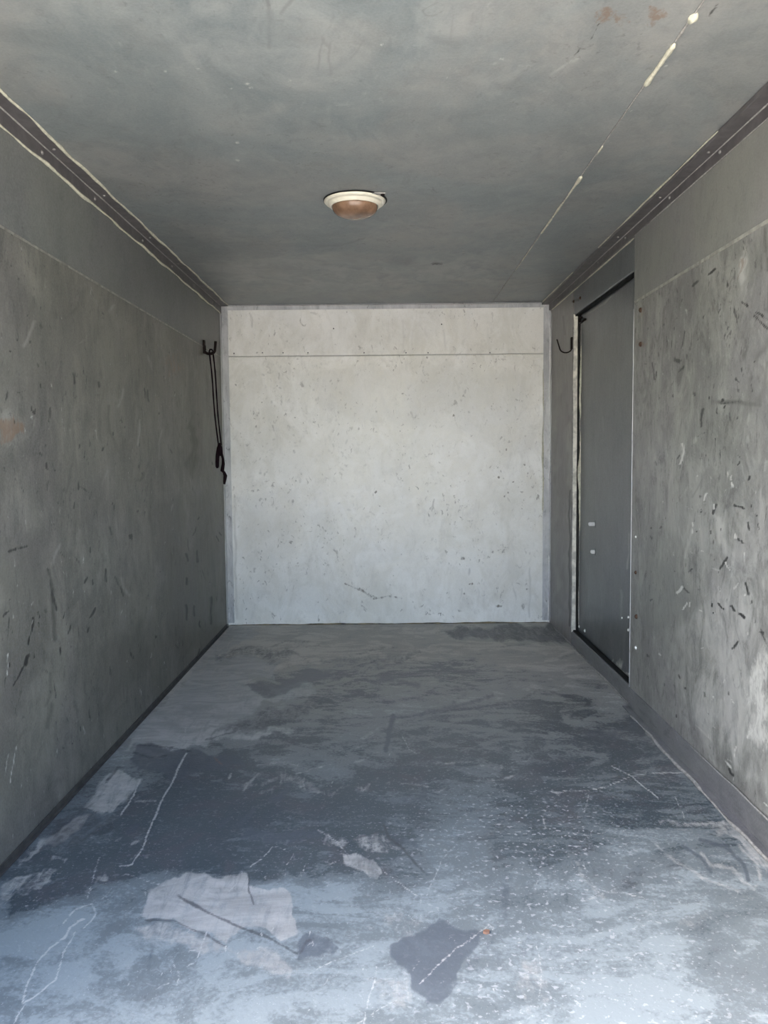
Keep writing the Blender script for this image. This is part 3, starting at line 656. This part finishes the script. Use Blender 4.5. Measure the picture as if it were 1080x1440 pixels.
# cream jamb edge beside the far door edge, with a dark slit behind it
bm = bmesh.new(); box(bm, HW-.003, HW+.015, DY1-.0012, DY1+.0035, DZ0-.004, DZ1+.004, .001)
tag(from_bm('frame_strip', bm, M['jamb'], dr), 'cream painted jamb edge')
bm = bmesh.new(); box(bm, HW-.0035, HW+.010, DY1+.0055, DY1+.0115, DZ0, DZ1-.05); from_bm('gasket', bm, M['gap'], dr)
bead('sealant', (HW-.004, DY1-.001, DZ0), (HW-.004, DY1-.001, DZ1), .0022, M['seal_g'], dr, 21, .02, .5, .0012)
bead('sealant', (HW+.022, DY1-.036, .50), (HW+.022, DY1-.036, 1.30), .0060, M['seal'], dr, 22, .012, .7, .004, gaps=.12)
bead('sealant', (HW+.022, DY1-.030, DZ0+.01), (HW+.022, DY1-.030, DZ1-.02), .0024, M['seal_g'], dr, 23, .02, .6, .001)
def bolt(p, r=.008, axis='X', mat='bright', parent=None, name='bolt', sgn=-1, n=16):
    bm = bmesh.new()
    lathe(bm, [(0, sgn*r*.75), (r*.45, sgn*r*.68), (r*.8, sgn*r*.42), (r, 0), (r, -sgn*.002)], p, axis, n)
    return from_bm(name, bm, M[mat], parent, True)
for px, py, r in ((837, 737, .010), (837, 776, .010)):
    p = hit(px, py, 0, HW+.0245)
    bm = bmesh.new()
    lathe(bm, [(.016, 0), (.016, -.0015), (.013, -.003)], p, 'X', 20)     # washer
    from_bm('washer', bm, M['door'], dr)
    bm = bmesh.new(); lathe(bm, [(.0082, 0), (.0082, -.022 if py < 750 else -.014), (.006, -.026 if py < 750 else -.018)], p, 'X', 6)
    from_bm('bolt', bm, M['bright'], dr)
for px, py, r in ((815, 881, .007), (823, 887, .008), (884, 868, .005), (875, 869, .004), (884, 886, .006)):
    bolt(hit(px, py, 0, HW+.0235), r, parent=dr)
# latch hook at the top corner of the door
p = hit(818, 452, 0, HW+.020)
bm = bmesh.new(); tube(bm, [p+Vector((.004, .0, .016)), p+Vector((-.008, .0, .014)), p+Vector((-.012, -.004, .0)), p+Vector((-.010, -.02, -.009)), p+Vector((-.008, -.045, -.008)), p+Vector((-.003, -.06, -.002)), p+Vector((.005, -.062, 0))], .0042)
tag(from_bm('latch_hook', bm, M['hook'], dr, True), 'bent steel latch hook at the upper corner')
# rusted and bright screws holding the liner edge
for px, py, r, mt in ((899, 436, .008, 'rusty'), (899, 484, .008, 'rusty'), (892, 805, .006, 'rusty'), (893, 867, .008, 'rusty'), (892, 911, .006, 'bright'), (892, 755, .004, 'bright')):
    bolt(hit(px+2, py, 0, HW-.006), r, mat=mt, parent=wr, name='screw')
for px, py in ((807, 424), (816, 419)):
    bolt(hit(px, py, 0, HW), .006, mat='rusty', parent=wr, name='screw')
# light folded edge of the liner next to the door
bm = bmesh.new(); tube(bm, [(HW-.006, DY0+.001, z) for z in np.linspace(.0, 1.30, 30)], .0016, 6)
tag(from_bm('folded_edge', bm, M['bright2'] if 'bright2' in M else M['trim_b'], wr, True), 'bright folded edge of the liner sheet')

# ------------------------------------------------------------------ trims
def angle(name, p, w1, w2, th, y0, y1, mat, sx):
    """L-shaped metal angle in the ceiling corner at side sx"""
    bm = bmesh.new(); x = sx*HW
    box(bm, min(x, x-sx*w1), max(x, x-sx*w1), y0, y1, H-th, H+.0005, .0006)
    box(bm, min(x, x-sx*th), max(x, x-sx*th), y0, y1, H-w2, H-th, .0006)
    return tag(from_bm(name, bm, mat), kind='structure')
AW = .038; AT = .003
t1 = angle('trim_1', None, AW, AW, AT, Y0, D-.004, M['trim'], -1)
xr = AT+.0075
t2 = angle('trim_2', None, AW+.008, AW, AT+.0078, Y0, D-.004, M['trim'], 1)
# pale bead in the fold drawing the corner highlight, cream sealant along both edges
bead('corner_highlight', (-HW+AT, Y0, H-AT), (-HW+AT, D-.03, H-AT), .0022, M['ridge'] if 'ridge' in M else M['seal_g'], t1, 31, .03, .15, .0002)
bead('corner_highlight', (HW-AT-.0078, Y0, H-AT-.0078), (HW-AT-.0078, D-.03, H-AT-.0078), .0022, M['ridge'] if 'ridge' in M else M['seal_g'], t2, 32, .03, .15, .0002)
bead('sealant', (-HW+AW, Y0, H-.001), (-HW+AW, D-.02, H-.001), .0036, M['seal'], t1, 33, .012, .5, .0015)
bead('sealant', (-HW+.001, Y0, H-AW), (-HW+.001, D-.02, H-AW), .0036, M['seal'], t1, 34, .012, .6, .0015, gaps=.06)
bead('sealant', (HW-AW-.008, 1.9, H-.001), (HW-AW-.008, D-.02, H-.001), .0026, M['seal'], t2, 35, .012, .6, .001, gaps=.3)
bead('sealant', (HW-.0085, Y0, H-AW), (HW-.0085, DY0, H-AW), .0020, M['seal_g'], t2, 36, .012, .5, .001)
bead('sealant', (HW-.001, DY0, H-AW), (HW-.001, D-.02, H-AW), .0030, M['seal'], t2, 37, .012, .5, .001, gaps=.1)
for t, s, xs in ((t1, -1, -HW+AT), (t2, 1, HW-AT-.0078)):
    for y in (1.95, 2.3, 2.72, 3.1, 3.45, 3.8):
        dx = random.uniform(-.03, .03)
        bolt((xs, y+dx, H-.021), .0055, 'X', 'rivet', t, 'rivet', sgn=-s, n=10)
        bolt((xs-s*.016, y+dx+.03, H-(AT if s < 0 else AT+.0078)), .0045, 'Z', 'rivet', t, 'rivet', sgn=-1, n=10)
# dark sealant in the ceiling joint with cream runs
bead('joint', (SX+.001, Y0, H), (SX+.001, D-.01, H), .0020, M['seal_g'], ce, 41, .02, .4, .001)
for a, b, r, sd in (((905, 120), (943, 60), .0042, 1), ((972, 32), (984, 18), .0075, 2), ((772, 306), (815, 247), .0040, 3), ((757, 328), (772, 306), .0026, 5), ((833, 221), (845, 204), .0022, 4), ((722, 380), (756, 330), .0018, 6)):
    p = hit(*a, 2, H); q = hit(*b, 2, H)
    bead('sealant', (SX+.002, p.y, H-.001), (SX+.002, q.y, H-.001), r, M['seal'], ce, 50+sd, .009, .6, .001)
# side wall sheet joints: thin raised lip
bm = bmesh.new(); box(bm, -HW-.001, -HW+.0012, Y0, D-.02, SEAM-.002, SEAM+.003, .0004); from_bm('joint', bm, M['joint_l'], wl)
bm = bmesh.new(); box(bm, HW-.0085, HW-.0055, Y0, DY0-.01, SEAM-.004, SEAM+.004, .0008); from_bm('joint', bm, M['joint_r'], wr)
# back wall angles
def slab(name, parts, mat, parent=None, bev=.0006):
    bm = bmesh.new()
    for b in parts: box(bm, *b, bev=bev)
    return from_bm(name, bm, mat, parent)
t3 = tag(slab('trim_3', [(-HW+.001, -HW+.032, D-.003, D-.0002, .012, H-.004), (-HW, -HW+.003, D-.034, D-.003, .012, H-AW-.002)], M['trim_b']), kind='structure')
t4 = tag(slab('trim_4', [(HW-.036, HW-.001, D-.003, D-.0002, .012, H-.012), (HW-.003, HW, D-.020, D-.003, .012, H-AW-.012)], M['trim_b']), kind='structure')
t5 = tag(slab('trim_5', [(-HW+.033, HW-.037, D-.003, D-.0002, H-.022, H-.004), (-HW+.033, HW-.037, D-.02, D-.003, H-.003, H-.0005)], M['trim_b']), kind='structure')
bead('sealant', (-HW+.002, D-.002, .0), (HW-.002, D-.002, .0), .0045, M['seal_y'] if 'seal_y' in M else M['seal_g'], wb, 61, .015, .6, .001)
bead('sealant', (HW-.036, D-.003, .55), (HW-.036, D-.003, 1.25), .0030, M['seal'], t4, 62, .015, .9, .002, gaps=.35)
bead('sealant', (HW-.005, D-.004, .02), (HW-.005, D-.004, 1.45), .0026, M['bright'], t4, 63, .015, .7, .001, gaps=.3)
for px in (369, 398, 433, 512, 571, 602, 689):
    p = hit(px, 496, 1, D); bolt((p.x, D+.0005, p.z), .0032, 'Y', 'rivet', wb, 'rivet', n=10)
for px, py in ((469, 462), (621, 456), (329, 497)):
    p = hit(px, py, 1, D-.003 if px < 340 else D+.001); bolt(tuple(p), .0035, 'Y', 'rivet', wb, 'rivet', n=10)
# kick strip at the foot of the right wall
b1 = tag(slab('baseboard_right', [(HW-.010, HW-.006, Y0, DY0-.004, .001, .066), (HW-.030, HW-.010, Y0, DY0-.004, .0008, .0035)], M['kick']), kind='structure')
bead('sealant', (HW-.010, Y0, .067), (HW-.010, 2.1, .067), .0018, M['seal_g'], b1, 66, .02, .5, .001, gaps=.2)
b2 = tag(slab('foot_shade_left', [(-HW, -HW+.003, Y0, D-.04, .001, .014), (-HW+.003, -HW+.012, Y0, D-.04, .0008, .003)], M['foot']), kind='structure')  # dark strip imitating soft shade along the foot of the left wall
# pale filler line between the floor and the right wall
bead('sealant', (HW-.031, 1.35, .002), (HW-.031, 2.55, .002), .0042, M['seal_g'], b1, 67, .015, .7, .002)
bead('sealant', (HW-.002, DY0, .002), (HW-.002, D-.01, .002), .0032, M['seal_g'], b1, 68, .015, .7, .001)

# ------------------------------------------------------------------ ceiling lamp
c = hit(499, 286, 2, H-.008)
lamp = bpy.data.objects.new('ceiling_light', None); link(lamp); lamp.location = (c.x, c.y, H)
tag(lamp, 'round ceiling light with cream rim and dirty brown dome', 'ceiling light')
bm = bmesh.new(); lathe(bm, [(.088, .0), (.088, -.004), (.083, -.009), (.080, -.009), (.078, -.0075), (.074, -.0125), (.071, -.0185), (.069, -.0195), (.066, -.018), (.066, 0)], (0, 0, 0), 'Z', 72)
o = from_bm('rim', bm, M['cream'], lamp, True)
bm = bmesh.new(); lathe(bm, [(.0655, -.012), (.0655, -.020), (.064, -.026), (.059, -.034), (.050, -.041), (.036, -.0455), (.018, -.048), (0, -.0488)], (0, 0, 0), 'Z', 72)
tag(from_bm('dome', bm, M['amber'], lamp, True), 'brown stained lens dome')
bm = bmesh.new(); lathe(bm, [(.091, 0), (.091, -.0022), (.086, -.0022)], (.0015, -.002, 0), 'Z', 72)
tag(from_bm('backing_plate', bm, M['gap'], lamp), 'dark backing gasket')
bm = bmesh.new(); box(bm, .050, .088, -.074, -.056, -.004, 0, .001); tag(from_bm('mounting_tab', bm, M['seal_g'], lamp), 'small grey mounting tab')
bm = bmesh.new(); lathe(bm, [(.006, -.004), (.005, -.007), (0, -.008)], (.080, -.065, 0), 'Z', 12); from_bm('screw', bm, M['hook'], lamp)

# ------------------------------------------------------------------ hooks
def hook(label, p, s, reach, drop, tip, r, mat, platew, plate_h, flare=0., pth=.004):
    """J hook on a side wall; s = direction into the room"""
    root = bpy.data.objects.new('wall_hook', None); link(root); root.location = p
    tag(root, label, 'hook')
    bm = bmesh.new(); box(bm, min(0, s*pth), max(0, s*pth), -platew/2, platew/2, -plate_h*.6, plate_h*.4, .001)
    from_bm('plate', bm, M[mat], root)
    pts = [(s*.004, 0, 0), (s*.006, 0, -drop*.5)]
    n = 9
    for k in range(n):
        a = math.pi+math.pi*k/(n-1)*.92
        cx = s*(reach/2+.004); pts.append((cx+s*math.cos(a)*(reach/2), 0, -drop*.55+math.sin(a)*drop*.45))
    pts.append((s*(reach+.006+flare), 0, tip))
    bm = bmesh.new(); tube(bm, pts, r, 10); from_bm('hook_arm', bm, M[mat], root, True)
    return root
pl = hit(286, 486, 0, -HW); 
hk = hook('dark steel hook on the left wall near the back corner', pl, 1, .046, .036, .018, .0062, 'hook', .022, .058, .002, .007)
pr = hit(805.5, 481, 0, HW)
hook('thin rusty empty hook on the right wall beside the door frame', pr+Vector((0, .0, 0)), -1, .052, .045, .012, .0028, 'hook', .020, .050, .010, .009)

# ------------------------------------------------------------------ cord hanging from the left hook
y0_ = pl.y
def atl(px, py, y=None): return hit(px, py, 1, y if y is not None else y0_)
cd = bpy.data.objects.new('hanging_cord', None); link(cd)
top = atl(297, 494); cd.location = top
tag(cd, 'thin dark maroon doubled cord with frayed ends, hanging from the left wall hook', 'cord')
def cl(pts): return [Vector(p)-top for p in pts]
for a, b, dy in (((294.5, 494), (307, 626), -.004), ((299, 493), (310.5, 626), .004)):
    P = [atl(a[0]+(b[0]-a[0])*t, a[1]+(b[1]-a[1])*t)+Vector((.002*math.sin(t*7), dy, 0)) for t in np.linspace(0, 1, 14)]
    bm = bmesh.new(); tube(bm, cl(P), [.0031+.0004*math.sin(i*2.3) for i in range(14)], 8); from_bm('strand', bm, M['cordm'], cd, True)
bm = bmesh.new(); tube(bm, cl([atl(294.5, 494), atl(295.3, 491.3), atl(297.7, 491.3), atl(299, 493)]), .0034, 8); from_bm('loop', bm, M['cordm'], cd, True)
bm = bmesh.new(); tube(bm, cl([atl(308, 623), atl(309, 629), atl(310, 636), atl(311, 641)]), [.006, .0105, .0105, .007], 10); from_bm('knot', bm, M['cordm'], cd, True)
bm = bmesh.new(); tube(bm, cl([atl(307, 628), atl(306, 640), atl(305.5, 650), atl(305.6, 656), atl(305.8, 658.5)]), [.006, .0088, .0085, .0080, .004], 10)
tag(from_bm('cord_end', bm, M['cordm'], cd, True), 'short thick bound end')
bm = bmesh.new(); tube(bm, cl([atl(311, 636), atl(313.5, 645), atl(314, 652), atl(312.5, 662), atl(315, 664), atl(317, 669), atl(315.8, 677), atl(315.5, 681)]), [.006, .0055, .007, .0085, .006, .0085, .0065, .0045], 10)
tag(from_bm('cord_end', bm, M['cordm'], cd, True), 'long knotted end')

# ------------------------------------------------------------------ chip on the floor
p = hit(684, 1311, 2, .001)
bm = bmesh.new()
vs = [bm.verts.new((x, y, z)) for z in (-.001, .003) for x, y in ((-.006, -.002), (-.001, -.005), (.005, -.003), (.006, .003), (0, .005), (-.005, .002))]
bm.faces.new(vs[:6][::-1]); bm.faces.new(vs[6:])
for k in range(6): bm.faces.new((vs[k], vs[(k+1) % 6], vs[6+(k+1) % 6], vs[6+k]))
ch = from_bm('paint_chip', bm, M['chip']); ch.location = p
tag(ch, 'tiny orange-brown chip lying on the floor near the opening', 'chip')
